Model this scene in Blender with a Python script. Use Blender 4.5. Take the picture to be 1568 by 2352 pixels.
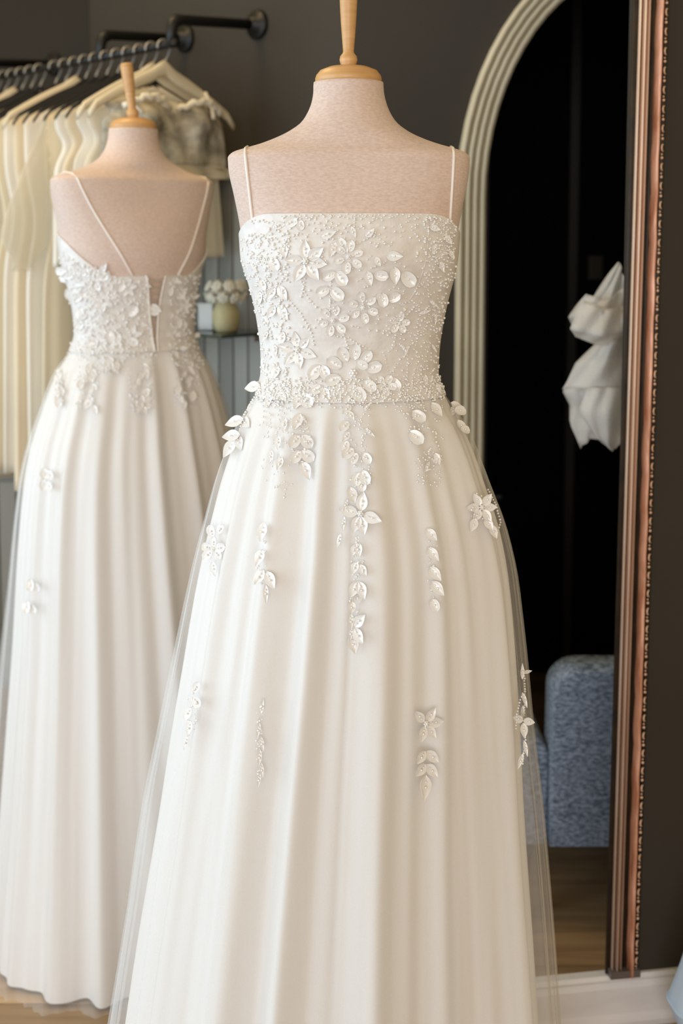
import bpy, bmesh, math, random
from math import sin, cos, pi, radians, sqrt, atan2
from mathutils import Vector, Matrix
from mathutils.bvhtree import BVHTree

for o in list(bpy.data.objects):
    bpy.data.objects.remove(o)
scene = bpy.context.scene
COL = scene.collection
random.seed(7)

# ------------------------------------------------------------------ camera
FPX, CX, CY, PITCH, CAMH = 2700.0, 784.0, 783.0, radians(5.0), 1.48
cam_d = bpy.data.cameras.new('camera')
cam = bpy.data.objects.new('camera', cam_d)
COL.objects.link(cam)
cam.location = (0, 0, CAMH)
cam.rotation_euler = (pi/2 - PITCH, 0, 0)
cam_d.sensor_width = 36.0
cam_d.lens = FPX/2352.0*36.0
cam_d.shift_y = -(1176.0 - CY)/2352.0
cam_d.clip_start = 0.05
cam_d.dof.use_dof = True
cam_d.dof.focus_distance = 1.62
cam_d.dof.aperture_fstop = 3.2
scene.camera = cam

# ------------------------------------------------------------------ light
world = bpy.data.worlds.new('room_ambient')
scene.world = world
world.use_nodes = True
bg = world.node_tree.nodes['Background']
bg.inputs[0].default_value = (1.0, 0.78, 0.42, 1)
bg.inputs[1].default_value = 0.48

def area(name, loc, target, sx, sy, power, color, spread=pi):
    d = bpy.data.lights.new(name, 'AREA')
    d.shape = 'RECTANGLE'; d.size = sx; d.size_y = sy
    d.energy = power; d.color = color; d.spread = spread
    o = bpy.data.objects.new(name, d); COL.objects.link(o)
    o.location = loc
    o.rotation_euler = (Vector(target) - Vector(loc)).to_track_quat('-Z', 'Y').to_euler()
    return o
# daylight from the windows along the left wall and in the shop front behind the camera, warm light from a lamp on the ceiling over the clothes rail
area('window_left_offscreen', (-2.4, 0.7, 1.5), (0.0, 0.7, 1.5), 3.4, 2.2, 76, (0.58, 0.80, 1.0))
area('window_shop_front_offscreen', (-0.3, -3.2, 1.5), (-0.3, 0.0, 1.5), 2.6, 2.2, 85, (0.97, 0.95, 1.0))
area('ceiling_lamp_rack_offscreen', (-0.85, 2.45, 2.88), (-0.85, 2.46, 0.0), 0.5, 0.5, 9, (1.0, 0.72, 0.38))

vs = scene.view_settings
vs.view_transform = 'Standard'; vs.look = 'None'
vs.exposure = 0.15; vs.gamma = 1.0; vs.use_curve_mapping = False

# ------------------------------------------------------------------ helpers
FWD = Vector((0, cos(PITCH), -sin(PITCH))); RGT = Vector((1, 0, 0)); DWN = Vector((0, -sin(PITCH), -cos(PITCH)))
CAM = Vector((0, 0, CAMH))
def ray(x, y):
    return FWD + RGT*((x-CX)/FPX) + DWN*((y-CY)/FPX)
def P(x, y, Y):
    d = ray(x, y)
    return CAM + d*(Y/d.y)

def tag(o, label=None, cat=None, group=None, kind=None):
    if label: o['label'] = label
    if cat: o['category'] = cat
    if group: o['group'] = group
    if kind: o['kind'] = kind
    return o
def mesh_obj(name, verts, faces, mat, parent=None, smooth=True, local=None):
    me = bpy.data.meshes.new(name)
    me.from_pydata([tuple(v) for v in verts], [], faces)
    me.update()
    if smooth:
        me.polygons.foreach_set('use_smooth', [True]*len(me.polygons))
    if mat: me.materials.append(mat)
    return link_mesh(name, me, parent, local)
def link_mesh(name, me, parent=None, local=None):
    o = bpy.data.objects.new(name, me); COL.objects.link(o)
    if parent: o.parent = parent
    if local is not None: o.matrix_basis = local
    return o
def empty(name, M):
    o = bpy.data.objects.new(name, None); COL.objects.link(o)
    o.empty_display_size = 0.05
    o.matrix_basis = M
    return o
class MB:
    def __init__(s): s.v = []; s.f = []
    def add(s, v, f):
        n = len(s.v); s.v += [Vector(p) for p in v]; s.f += [tuple(i+n for i in q) for q in f]
    def box(s, c, size, M=None):
        hx, hy, hz = size[0]/2, size[1]/2, size[2]/2
        v = [Vector((c[0]+a*hx, c[1]+b*hy, c[2]+d*hz)) for a in (-1, 1) for b in (-1, 1) for d in (-1, 1)]
        if M: v = [M @ p for p in v]
        s.add(v, [(0,1,3,2),(4,6,7,5),(0,4,5,1),(2,3,7,6),(0,2,6,4),(1,5,7,3)])
    def tube(s, pts, r, n=8, closed=False, caps=True):
        pts = [Vector(p) for p in pts]; m = len(pts)
        rr = r if isinstance(r, (list, tuple)) else [r]*m
        up = Vector((0.13, 0.21, 0.97)); rings = []
        for i, p in enumerate(pts):
            a = pts[(i-1) % m] if (closed or i > 0) else p
            b = pts[(i+1) % m] if (closed or i < m-1) else p
            t = (b-a).normalized()
            u = up - t*up.dot(t)
            if u.length < 1e-4: u = t.orthogonal()
            u.normalize(); w = t.cross(u); up = u
            rings.append([p + (u*cos(2*pi*k/n) + w*sin(2*pi*k/n))*rr[i] for k in range(n)])
        s.rings(rings, True, closed, caps and not closed)
    def rings(s, rings, closed_u=True, closed_v=False, caps=False):
        n = len(rings[0]); m = len(rings); v = [p for r in rings for p in r]; f = []
        for i in range(m if closed_v else m-1):
            for k in range(n if closed_u else n-1):
                a, b = i*n+k, i*n+(k+1) % n; c, d = ((i+1) % m)*n+(k+1) % n, ((i+1) % m)*n+k
                f.append((a, b, c, d))
        if caps:
            f.append(tuple(range(n-1, -1, -1))); f.append(tuple((m-1)*n+k for k in range(n)))
        s.add(v, f)
    def lathe(s, prof, n=40, c=(0, 0, 0)):
        s.rings([[Vector((c[0]+r*cos(2*pi*k/n), c[1]+r*sin(2*pi*k/n), c[2]+z)) for k in range(n)] for r, z in prof], True, False, True)
    def build(s, name, mat, parent=None, smooth=True, local=None):
        return mesh_obj(name, s.v, s.f, mat, parent, smooth, local)
def bevel(o, w, seg=3):
    m = o.modifiers.new('bevel', 'BEVEL'); m.width = w; m.segments = seg; m.limit_method = 'ANGLE'
    m.angle_limit = radians(40)
    return o
def lerp(a, b, t): return a+(b-a)*t
def sstep(a, b, x):
    t = max(0, min(1, (x-a)/(b-a))); return t*t*(3-2*t)
def T(x, y, z): return Matrix.Translation((x, y, z))
def frame(o, x, y, z):
    M = Matrix.Identity(4)
    for i in range(3): M[i][0] = x[i]; M[i][1] = y[i]; M[i][2] = z[i]; M[i][3] = o[i]
    return M

# ------------------------------------------------------------------ materials
def mat(name, base, rough=0.5, metal=0.0, spec=0.5, var=None, scale=(20, 20, 20), detail=4, bump=0.0, bscale=None, coat=0.0, sheen=0.0, rnd=0.0, coords='Object', sss=0.0):
    m = bpy.data.materials.new(name); m.use_nodes = True
    nt = m.node_tree; b = nt.nodes['Principled BSDF']
    b.inputs['Base Color'].default_value = (*base, 1)
    b.inputs['Roughness'].default_value = rough; b.inputs['Metallic'].default_value = metal
    b.inputs['Specular IOR Level'].default_value = spec
    b.inputs['Coat Weight'].default_value = coat; b.inputs['Sheen Weight'].default_value = sheen
    tc = nt.nodes.new('ShaderNodeTexCoord')
    def noise(sc, det):
        mp = nt.nodes.new('ShaderNodeMapping'); mp.inputs['Scale'].default_value = sc
        nt.links.new(tc.outputs[coords], mp.inputs['Vector'])
        n = nt.nodes.new('ShaderNodeTexNoise'); n.inputs['Scale'].default_value = 1.0; n.inputs['Detail'].default_value = det
        nt.links.new(mp.outputs[0], n.inputs['Vector'])
        return n
    col = None
    if var:
        n = noise(scale, detail)
        r = nt.nodes.new('ShaderNodeValToRGB')
        r.color_ramp.elements[0].position = 0.33; r.color_ramp.elements[0].color = (*base, 1)
        r.color_ramp.elements[1].position = 0.67; r.color_ramp.elements[1].color = (*var, 1)
        nt.links.new(n.outputs[0], r.inputs[0]); col = r.outputs[0]
    if rnd:
        oi = nt.nodes.new('ShaderNodeObjectInfo')
        mr = nt.nodes.new('ShaderNodeMapRange'); mr.inputs[3].default_value = 1-rnd; mr.inputs[4].default_value = 1+rnd*0.4
        nt.links.new(oi.outputs['Random'], mr.inputs[0])
        hs = nt.nodes.new('ShaderNodeHueSaturation'); hs.inputs['Color'].default_value = (*base, 1)
        nt.links.new(mr.outputs[0], hs.inputs['Value'])
        if col: nt.links.new(col, hs.inputs['Color'])
        col = hs.outputs[0]
    if col: nt.links.new(col, b.inputs['Base Color'])
    if bump:
        n = noise(bscale or scale, 3)
        bp = nt.nodes.new('ShaderNodeBump'); bp.inputs['Strength'].default_value = bump; bp.inputs['Distance'].default_value = 0.002
        nt.links.new(n.outputs[0], bp.inputs['Height']); nt.links.new(bp.outputs[0], b.inputs['Normal'])
    return m
def sheer(name, color, alpha, fine=0.0):
    m = bpy.data.materials.new(name); m.use_nodes = True
    nt = m.node_tree
    for n in list(nt.nodes): nt.nodes.remove(n)
    out = nt.nodes.new('ShaderNodeOutputMaterial')
    tr = nt.nodes.new('ShaderNodeBsdfTransparent')
    df = nt.nodes.new('ShaderNodeBsdfDiffuse'); df.inputs[0].default_value = (*color, 1)
    tl = nt.nodes.new('ShaderNodeBsdfTranslucent'); tl.inputs[0].default_value = (*color, 1)
    a = nt.nodes.new('ShaderNodeMixShader'); a.inputs[0].default_value = 0.35
    nt.links.new(df.outputs[0], a.inputs[1]); nt.links.new(tl.outputs[0], a.inputs[2])
    mx = nt.nodes.new('ShaderNodeMixShader'); mx.inputs[0].default_value = alpha
    nt.links.new(tr.outputs[0], mx.inputs[1]); nt.links.new(a.outputs[0], mx.inputs[2])
    nt.links.new(mx.outputs[0], out.inputs['Surface'])
    if fine:
        tc = nt.nodes.new('ShaderNodeTexCoord')
        n = nt.nodes.new('ShaderNodeTexNoise'); n.inputs['Scale'].default_value = fine; n.inputs['Detail'].default_value = 2
        nt.links.new(tc.outputs['Object'], n.inputs['Vector'])
        r = nt.nodes.new('ShaderNodeMapRange'); r.inputs[1].default_value = 0.3; r.inputs[2].default_value = 0.7
        r.inputs[3].default_value = alpha*0.9; r.inputs[4].default_value = alpha*1.1
        nt.links.new(n.outputs[0], r.inputs[0]); nt.links.new(r.outputs[0], mx.inputs[0])
    return m
M_wall = mat('taupe_paint', (0.029, 0.0225, 0.0155), 0.75, var=(0.034, 0.027, 0.019), scale=(2.5, 2.5, 2.5), bump=0.12, bscale=(300, 300, 300))
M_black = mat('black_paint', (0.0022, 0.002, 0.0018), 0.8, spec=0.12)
M_base = mat('baseboard_paint', (0.76, 0.75, 0.76), 0.45, var=(0.68, 0.67, 0.68), scale=(9, 9, 30))
M_sub = mat('subfloor', (0.05, 0.035, 0.02), 0.8)
M_plank = mat('oak_plank', (0.52, 0.34, 0.18), 0.5, var=(0.36, 0.22, 0.11), scale=(3, 42, 42), detail=6, rnd=0.3, bump=0.1, bscale=(4, 120, 120), coords='Object')
M_linen = mat('linen', (0.74, 0.58, 0.50), 0.9, spec=0.15, var=(0.63, 0.48, 0.41), scale=(160, 160, 420), detail=3, bump=0.25, bscale=(900, 900, 1500), sheen=0.15)
M_beech = mat('beech', (0.66, 0.38, 0.16), 0.42, var=(0.56, 0.31, 0.12), scale=(22, 22, 160), detail=4)
M_satin = mat('ivory_satin', (0.82, 0.785, 0.755), 0.5, spec=0.35, sheen=0.2, bump=0.05, bscale=(500, 500, 500))
M_bodice = mat('lace_satin', (0.80, 0.76, 0.73), 0.5, spec=0.35, var=(0.72, 0.67, 0.63), scale=(60, 60, 60), bump=0.35, bscale=(140, 140, 140))
M_tulle = sheer('tulle', (0.86, 0.845, 0.84), 0.22, fine=900)
M_petal = mat('petal_organza', (0.84, 0.81, 0.785), 0.25, spec=0.7, coat=0.3)
M_bead = mat('crystal_bead', (0.90, 0.88, 0.85), 0.1, spec=0.9, coat=0.8)
M_strap = mat('strap_satin', (0.86, 0.79, 0.73), 0.4)
M_cord = mat('lace_cord', (0.55, 0.47, 0.36), 0.6)
M_iron = mat('black_iron', (0.006, 0.006, 0.006), 0.45, spec=0.4)
M_steel = mat('hook_steel', (0.34, 0.33, 0.31), 0.4, metal=0.5)
M_cream_wood = mat('cream_hanger', (0.66, 0.58, 0.42), 0.5)
M_velvet = mat('black_velvet', (0.008, 0.008, 0.008), 0.8)
M_cream = mat('cream_frame', (0.66, 0.60, 0.46), 0.4, var=(0.58, 0.52, 0.38), scale=(6, 6, 6))
M_copper = mat('copper_leaf', (0.92, 0.50, 0.34), 0.42, metal=0.2, var=(0.50, 0.20, 0.10), scale=(60, 60, 14), detail=6, bump=0.5, bscale=(90, 90, 60))
M_copper_l = mat('pale_copper', (0.95, 0.70, 0.54), 0.4, metal=0.15, var=(0.82, 0.54, 0.38), scale=(40, 40, 6))
M_umber = mat('umber_cove', (0.035, 0.02, 0.008), 0.55, var=(0.012, 0.008, 0.005), scale=(30, 30, 30), bump=0.3)
M_tweed = mat('blue_tweed', (0.085, 0.11, 0.15), 0.95, spec=0.1, var=(0.34, 0.40, 0.50), scale=(95, 95, 190), detail=3, bump=0.4, bscale=(300, 300, 300))
M_walnut = mat('dark_leg', (0.04, 0.018, 0.008), 0.4)
M_grey = mat('grey_board', (0.40, 0.39, 0.35), 0.55, rnd=0.35)
M_glass = mat('shelf_glass', (0.03, 0.05, 0.045), 0.05, spec=0.8)
M_switch = mat('switch_plate', (0.05, 0.04, 0.022), 0.5)
M_pouch = mat('cream_pouch', (0.55, 0.48, 0.26), 0.6, var=(0.45, 0.38, 0.2), scale=(30, 30, 30))
M_card = mat('pale_card', (0.62, 0.60, 0.56), 0.5)
M_flowerw = mat('silk_flower', (0.72, 0.68, 0.56), 0.6)
M_bow = sheer('bow_tulle', (0.86, 0.83, 0.78), 0.62, fine=500)
M_blue_white = mat('cool_white_cloth', (0.58, 0.76, 1.0), 0.7)
GOWNS = [mat('gown_cream_%d' % i, c, 0.6, var=tuple(k*0.88 for k in c), scale=(14, 14, 3)) for i, c in enumerate(
    [(0.80, 0.71, 0.52), (0.83, 0.76, 0.61), (0.85, 0.81, 0.72), (0.78, 0.67, 0.49), (0.87, 0.84, 0.76)])]
M_lace = mat('grey_lace', (0.62, 0.57, 0.45), 0.7, var=(0.17, 0.15, 0.11), scale=(26, 26, 26), detail=6)
M_sleeve = sheer('sheer_sleeve', (0.86, 0.80, 0.66), 0.5)

# ------------------------------------------------------------------ setting
W1A, W1D = Vector((-0.202, 2.935)), Vector((0.7071, -0.7071))      # rack wall, runs away to the left
WB = Vector((0.016, 2.717)); WC = Vector((-0.725, 3.457))
H_ROOM = 2.9
def wall(name, a, b, h, thick, m, z0=0.0):
    a = Vector((a[0], a[1])); b = Vector((b[0], b[1])); d = (b-a).normalized(); n = Vector((-d.y, d.x))
    mb = MB(); pts = [a, b, b+n*thick, a+n*thick]
    v = [Vector((p.x, p.y, z)) for z in (z0, h) for p in pts]
    mb.add(v, [(0,1,2,3)[::-1], (4,5,6,7), (0,1,5,4), (1,2,6,5), (2,3,7,6), (3,0,4,7)])
    return tag(mb.build(name, m, smooth=False), kind='structure')
tag_floor = MB(); tag_floor.box((0, 1.8, -0.03), (6.0, 5.6, 0.03))
floor = tag(tag_floor.build('floor', M_sub, smooth=False), kind='structure')
pm = MB(); pm.box((0, 0, -0.0075), (1.196, 0.117, 0.015))
plank_me = None
for r in range(25):
    Y = 1.26 + r*0.12
    for c in range(-2, 3):
        X = c*1.2 + (r*0.437 % 1.2) - 0.35
        if X < -2.0 or X > 2.2: continue
        if plank_me is None:
            o = pm.build('plank', M_plank, floor, smooth=False); plank_me = o.data
        else:
            o = link_mesh('plank', plank_me, floor)
        o.location = (X, Y, random.uniform(-0.0006, 0.0006))
wall('wall_rack_side', WC, WB, H_ROOM, 0.12, M_wall)
wall('wall_far', (-3.0, 4.3), (-0.35, 4.3), H_ROOM, 0.1, M_wall)
wall('wall_far_return', (-0.47, 4.3), (-0.60, 3.58), H_ROOM, 0.02, M_wall)

# back wall with the arched opening
Yb = WB.y
ax0 = P(1045, 600, Yb).x; fw = P(1114, 600, Yb).x - ax0
z_sp = P(1045, 455, Yb).z
aO, bO = 0.416, 0.585; aI, bI = aO-fw, bO-fw
axc = ax0+aO
def arch_pts(a, b, n=28):
    pts = [(axc-a, 0.0)]
    for k in range(n+1):
        t = pi - pi*k/n
        pts.append((axc+a*cos(t), z_sp+b*sin(t)))
    pts.append((axc+a, 0.0))
    return pts
mb = MB()
ap = arch_pts(aI+0.01, bI+0.01); th = 0.12
left, right = WB.x, 1.75
outer = [(left, 0.0)]
N = len(ap)
for i, (x, z) in enumerate(ap[1:-1]):
    t = i/(N-3)
    outer.append((lerp(left, right, t), H_ROOM))
outer.append((right, 0.0))
outer[1] = (left, H_ROOM); outer[-2] = (right, H_ROOM)
v = []; f = []
for yy in (Yb, Yb+th):
    v += [Vector((x, yy, z)) for x, z in ap] + [Vector((x, yy, z)) for x, z in outer]
for i in range(N-1):
    f.append((i, i+1, N+i+1, N+i)); f.append((2*N+i+1, 2*N+i, 3*N+i, 3*N+i+1)); f.append((i+1, i, 2*N+i, 2*N+i+1))
mb.add(v, f)
tag(mb.build('wall_back', M_wall, smooth=False), kind='structure')
# dark room behind the arch
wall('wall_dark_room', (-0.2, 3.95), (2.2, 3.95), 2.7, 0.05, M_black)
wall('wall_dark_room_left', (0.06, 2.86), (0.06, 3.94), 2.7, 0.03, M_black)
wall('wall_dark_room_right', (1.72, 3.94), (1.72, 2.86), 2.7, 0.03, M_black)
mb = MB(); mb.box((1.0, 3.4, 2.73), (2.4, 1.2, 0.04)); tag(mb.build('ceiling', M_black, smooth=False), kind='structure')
# black panelled door seen through the arch
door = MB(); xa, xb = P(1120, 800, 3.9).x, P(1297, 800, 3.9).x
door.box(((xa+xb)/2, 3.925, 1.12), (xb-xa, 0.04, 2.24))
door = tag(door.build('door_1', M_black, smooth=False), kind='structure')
for (z0, z1) in ((0.2, 1.0), (1.12, 2.0)):
    pmb = MB(); w = (xb-xa)/2-0.05
    for k in (0, 1):
        pmb = MB(); cx = xa+0.035+w/2+k*(w+0.03)
        pmb.box((cx, 3.902, (z0+z1)/2), (w, 0.012, z1-z0)); bevel(pmb.build('panel', M_black, door, smooth=False), 0.008, 2)
mb = MB()
for x in (xa-0.02, xb+0.02): mb.box((x, 3.915, 1.13), (0.03, 0.05, 2.26))
tag(mb.build('trim_1', mat('door_edge', (0.035, 0.026, 0.018), 0.5), smooth=False), kind='structure')
hb = MB(); hb.tube([P(1138, 1141, 3.885), P(1138, 1141, 3.86), P(1152, 1141, 3.86)], 0.006, 8)
hb.build('door_handle', M_steel, door)
# switch plate on the dark wall
pp = P(1367, 615, 3.94); mb = MB(); mb.box((pp.x, 3.942, pp.z), (0.05, 0.012, 0.082)); sw = mb.build('light_switch', M_switch, smooth=False); bevel(sw, 0.003)
tag(sw, 'dim light switch plate on the black wall above the white tulle bow', 'switch')
mb = MB(); mb.box((pp.x+0.006, 3.934, pp.z-0.004), (0.014, 0.01, 0.03)); mb.build('rocker', mat('rocker', (0.07, 0.055, 0.03), 0.4), sw, smooth=False)

# cream arched frame: fluted moulding swept along the arch
arch = empty('arched_frame', T(axc, Yb, 0))
prof = []     # (offset 0 outer .. 1 inner, depth towards the room)
def flute(n, i0, i1, d0, amp):
    return [(lerp(i0, i1, k/n), d0+amp*sin(pi*k/n)) for k in range(n+1)]
segs = [('outer_bead', flute(6, 0.0, 0.26, 0.012, 0.016)), ('flute', flute(6, 0.26, 0.50, 0.012, 0.014)), ('flute', flute(6, 0.50, 0.74, 0.010, 0.013)), ('inner_bead', flute(6, 0.74, 1.0, 0.004, 0.012))]
for nm, pr in segs:
    rings = []
    full = [(pr[0][0], -0.01)] + pr + [(pr[-1][0], -0.01)]
    for q in range(34):
        if q == 0: base = lambda a, b: (-a, 0.0)
        elif q == 33: base = lambda a, b: (a, 0.0)
        else:
            t = pi - pi*(q-1)/31
            base = lambda a, b, t=t: (a*cos(t), z_sp+b*sin(t))
        ring = []
        for off, dep in full:
            x, z = base(aO-off*fw, bO-off*fw); ring.append(Vector((x, -dep, z)))
        rings.append(ring)
    m_ = MB(); m_.rings(rings, False); m_.build(nm, M_cream, arch)
tag(arch, 'tall cream arched frame with fluted moulding around a dark opening', 'arch frame')

# right wall, baseboard, copper frame
RA = Vector((0.504, 2.10)); RD = Vector((cos(radians(8.6)), sin(radians(8.6)))); RN = Vector((RD.y, -RD.x))   # RN towards the room
def rw(s, n=0.0): return RA + RD*s + RN*n
wall('wall_right', rw(0.028), rw(1.1), H_ROOM, 0.07, M_wall)
bb = MB()
prof = [(0, 0), (0.014, 0), (0.016, 0.012), (0.012, 0.028), (0.0125, 0.078), (0.008, 0.088), (0.010, 0.094), (0.006, 0.101), (-0.012, 0.101), (-0.012, 0.0)]
rings = []
for s in (-0.52, 1.1):
    rings.append([Vector((*rw(s, d), z)) for d, z in prof])
bb.rings(rings, True, False, True)
tag(bb.build('baseboard_right', M_base, smooth=False), kind='structure')

cop = empty('copper_mirror_frame', Matrix.Translation((*rw(0.0), 0)) @ Matrix.Rotation(radians(8.6), 4, 'Z') @ Matrix.Rotation(radians(0.5), 4, 'Y'))
Z0, Z1 = 0.104, 2.75
def strip(name, x0, x1, d0, dmax, m, n=8, parent=cop, wob=0.0):
    pr = [(x0, 0.0)] + [(lerp(x0, x1, k/n), d0 + (dmax-d0)*sin(pi*k/n)) for k in range(n+1)] + [(x1, 0.0)]
    rows = 90 if wob else 2; rings = []
    for i in range(rows):
        z = lerp(Z0, Z1, i/(rows-1))
        dx = wob*(sin(z*61)+0.6*sin(z*137+1)) if wob else 0
        rings.append([Vector((x+dx, -d, z)) for x, d in pr])
    b = MB(); b.rings(rings, True, False, True); return b.build(name, m, parent, smooth=True)
strip('edge_reflection_strip', -0.010, -0.001, 0.004, 0.005, M_umber)  # added dark strip standing in for the reflection of the frame's edge
strip('ground', -0.0025, 0.0200, 0.005, 0.0055, M_umber)
strip('ridge', -0.0015, 0.0018, 0.004, 0.013, M_copper_l)
strip('ridge', 0.0052, 0.0102, 0.004, 0.018, M_copper_l)
strip('ridge', 0.0135, 0.0172, 0.004, 0.016, M_copper_l)
strip('cove', 0.0195, 0.031, 0.010, 0.006, M_umber)
strip('copper_band', 0.0285, 0.0408, 0.008, 0.025, M_copper, 10, wob=0.0006)
strip('back_edge', 0.041, 0.052, 0.010, 0.013, M_umber)
b = MB(); ico = []
def uv_sphere(c, r, seg=8, rg=5, sz=1.0):
    v = [Vector((c[0], c[1], c[2]+r*sz))]
    for i in range(1, rg):
        a = pi*i/rg
        v += [Vector((c[0]+r*sin(a)*cos(2*pi*k/seg), c[1]+r*sin(a)*sin(2*pi*k/seg), c[2]+r*sz*cos(a))) for k in range(seg)]
    v.append(Vector((c[0], c[1], c[2]-r*sz)))
    f = [(0, 1+k, 1+(k+1) % seg) for k in range(seg)]
    for i in range(rg-2):
        for k in range(seg):
            f.append((1+i*seg+k, 1+(i+1)*seg+k, 1+(i+1)*seg+(k+1) % seg, 1+i*seg+(k+1) % seg))
    l = 1+(rg-1)*seg; s0 = 1+(rg-2)*seg
    f += [(l, s0+(k+1) % seg, s0+k) for k in range(seg)]
    return v, f
z = Z0+0.01
while z < Z1-0.02:
    b.add(*uv_sphere((0.0455, -0.014, z), 0.0026, 8, 5))
    b.tube([(0.0475, -0.013, z+0.0115), (0.0445, -0.0155, z+0.0135), (0.0435, -0.0165, z+0.018), (0.0445, -0.0155, z+0.0225), (0.0475, -0.013, z+0.0235)], 0.0015, 6)
    b.add(*uv_sphere((0.0455, -0.013, z+0.0062), 0.0018, 6, 4))
    z += 0.0335
tag(b.build('ornament_row', M_copper_l, cop), kind='stuff')
mb = MB(); mb.box((0.023, -0.010, 0.109), (0.058, 0.02, 0.014)); mb.build('foot_block', mat('worn_silver', (0.12, 0.10, 0.09), 0.4), cop, smooth=False)
tag(cop, 'tall ornate copper and black moulded frame standing on the white baseboard', 'frame')

# ------------------------------------------------------------------ the dress form
YF = 1.70
AXF = P(800, 547, YF).x
ROWS = [(190,720,880,.95,2),(196,719.5,880.5,.95,2),(215,719,882,.94,2),(240,714,888,.93,2),(265,703,899,.90,2),(285,688,914,.83,2),(305,658,942,.70,2.0),(320,626,974,.58,2.1),
        (332,594,1008,.50,2.2),(342,560,1042,.445,2.4),(351,535,1066,.43,2.6),(364,524,1077,.435,2.7),(400,527,1075,.46,2.7),(450,538,1066,.52,2.5),(500,548,1056,.60,2.3),
        (540,554,1050,.655,2.15),(600,559,1045,.70,2.05),(650,575,1034,.70,2),(700,588,1021,.69,2),(750,597,1011,.67,2),(800,603,1004,.66,2),(860,604,1001,.67,2),(920,588,1022,.70,2),(1000,565,1045,.74,2),(1100,555,1055,.76,2)]
def to_local(x, y):
    p = P(x, y, YF); return p.x-AXF, p.z
TAB = []
for (y, xl, xr, dr, ex) in ROWS:
    a, z = to_local(xl, y); b_, _ = to_local(xr, y)
    TAB.append((z, (a+b_)/2, (b_-a)/2, dr, ex))
TAB.sort()
def sample(tab, z):
    if z <= tab[0][0]: return tab[0][1:]
    if z >= tab[-1][0]: return tab[-1][1:]
    for i in range(len(tab)-1):
        if tab[i][0] <= z <= tab[i+1][0]:
            t = (z-tab[i][0])/(tab[i+1][0]-tab[i][0])
            p0 = tab[max(0, i-1)]; p1 = tab[i]; p2 = tab[i+1]; p3 = tab[min(len(tab)-1, i+2)]
            out = []
            for k in range(1, len(p1)):
                h = p2[0]-p1[0]
                m1 = (p2[k]-p0[k])/max(1e-6, p2[0]-p0[0])*h; m2 = (p3[k]-p1[k])/max(1e-6, p3[0]-p1[0])*h
                d = p2[k]-p1[k]
                if d == 0: m1 = m2 = 0
                else:
                    if m1/d < 0: m1 = 0
                    if m2/d < 0: m2 = 0
                    m1 = max(min(m1/d, 3), 0)*d; m2 = max(min(m2/d, 3), 0)*d
                t2, t3 = t*t, t*t*t
                out.append((2*t3-3*t2+1)*p1[k]+(t3-2*t2+t)*m1+(-2*t3+3*t2)*p2[k]+(t3-t2)*m2)
            return out
def torso_pt(th, z, off=0.0):
    """th=0 faces the camera side (-Y), th>0 towards +X"""
    cx, hw, dr, ex = sample(TAB, z)
    s, c = sin(th), cos(th)
    a = hw+off; d = hw*dr+off
    k = 2.0/ex
    x = a*math.copysign(abs(s)**k, s); y = -d*math.copysign(abs(c)**k, c)
    return Vector((cx+x, y, z))
Z_TOP = TAB[-1][0]; Z_BOT = TAB[0][0]
zy = lambda y: to_local(800, y)[1]
zs = []
for y0, y1, n in ((190, 300, 14), (300, 370, 22), (370, 560, 14), (560, 1100, 26)):
    zs += [zy(lerp(y0, y1, k/n)) for k in range(n)]
zs.append(Z_BOT)
NT = 72
torso_rings = [[torso_pt(2*pi*k/NT, z) for k in range(NT)] for z in zs]
tm = MB(); tm.rings(torso_rings, True, False, True)
TORSO_V, TORSO_F = tm.v, tm.f
BV_T = BVHTree.FromPolygons(TORSO_V, TORSO_F)
torso_me = None
def make_form(M, label, tilt=0.0):
    global torso_me
    root = empty('dress_form', M)
    if torso_me is None:
        torso_me = tm.build('torso', M_linen, root).data
    else:
        link_mesh('torso', torso_me, root)
    cx = sample(TAB, Z_TOP)[0]
    hw = sample(TAB, Z_TOP)[1]
    c = MB(); r = hw*0.955
    c.lathe([(r*0.98, -0.001), (r, 0.003), (r*1.0, 0.006), (r*0.97, 0.010), (r*0.86, 0.0165), (r*0.6, 0.0215), (r*0.3, 0.0235), (0.001, 0.024)], 48, (cx, 0, Z_TOP))
    cap = c.build('neck_cap', M_beech, root)
    h = MB()
    h.lathe([(0.004, 0.0), (0.0125, 0.0), (0.0105, 0.0022), (0.0118, 0.005), (0.0128, 0.0095), (0.0118, 0.0145), (0.0085, 0.0185), (0.0078, 0.021), (0.0085, 0.03), (0.0108, 0.06), (0.0122, 0.085), (0.0128, 0.100), (0.0125, 0.1065), (0.0105, 0.1095), (0.001, 0.110)], 28)
    h.build('finial_handle', M_beech, root, local=T(cx, 0, Z_TOP+0.0225) @ Matrix.Rotation(tilt, 4, 'Y'))
    s = MB(); s.lathe([(0.14, 0.0), (0.14, 0.012), (0.05, 0.03), (0.018, 0.05), (0.018, Z_BOT+0.01)], 24)
    s.build('stand', M_beech, root)
    tag(root, label, 'dress form')
    return root

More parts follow.
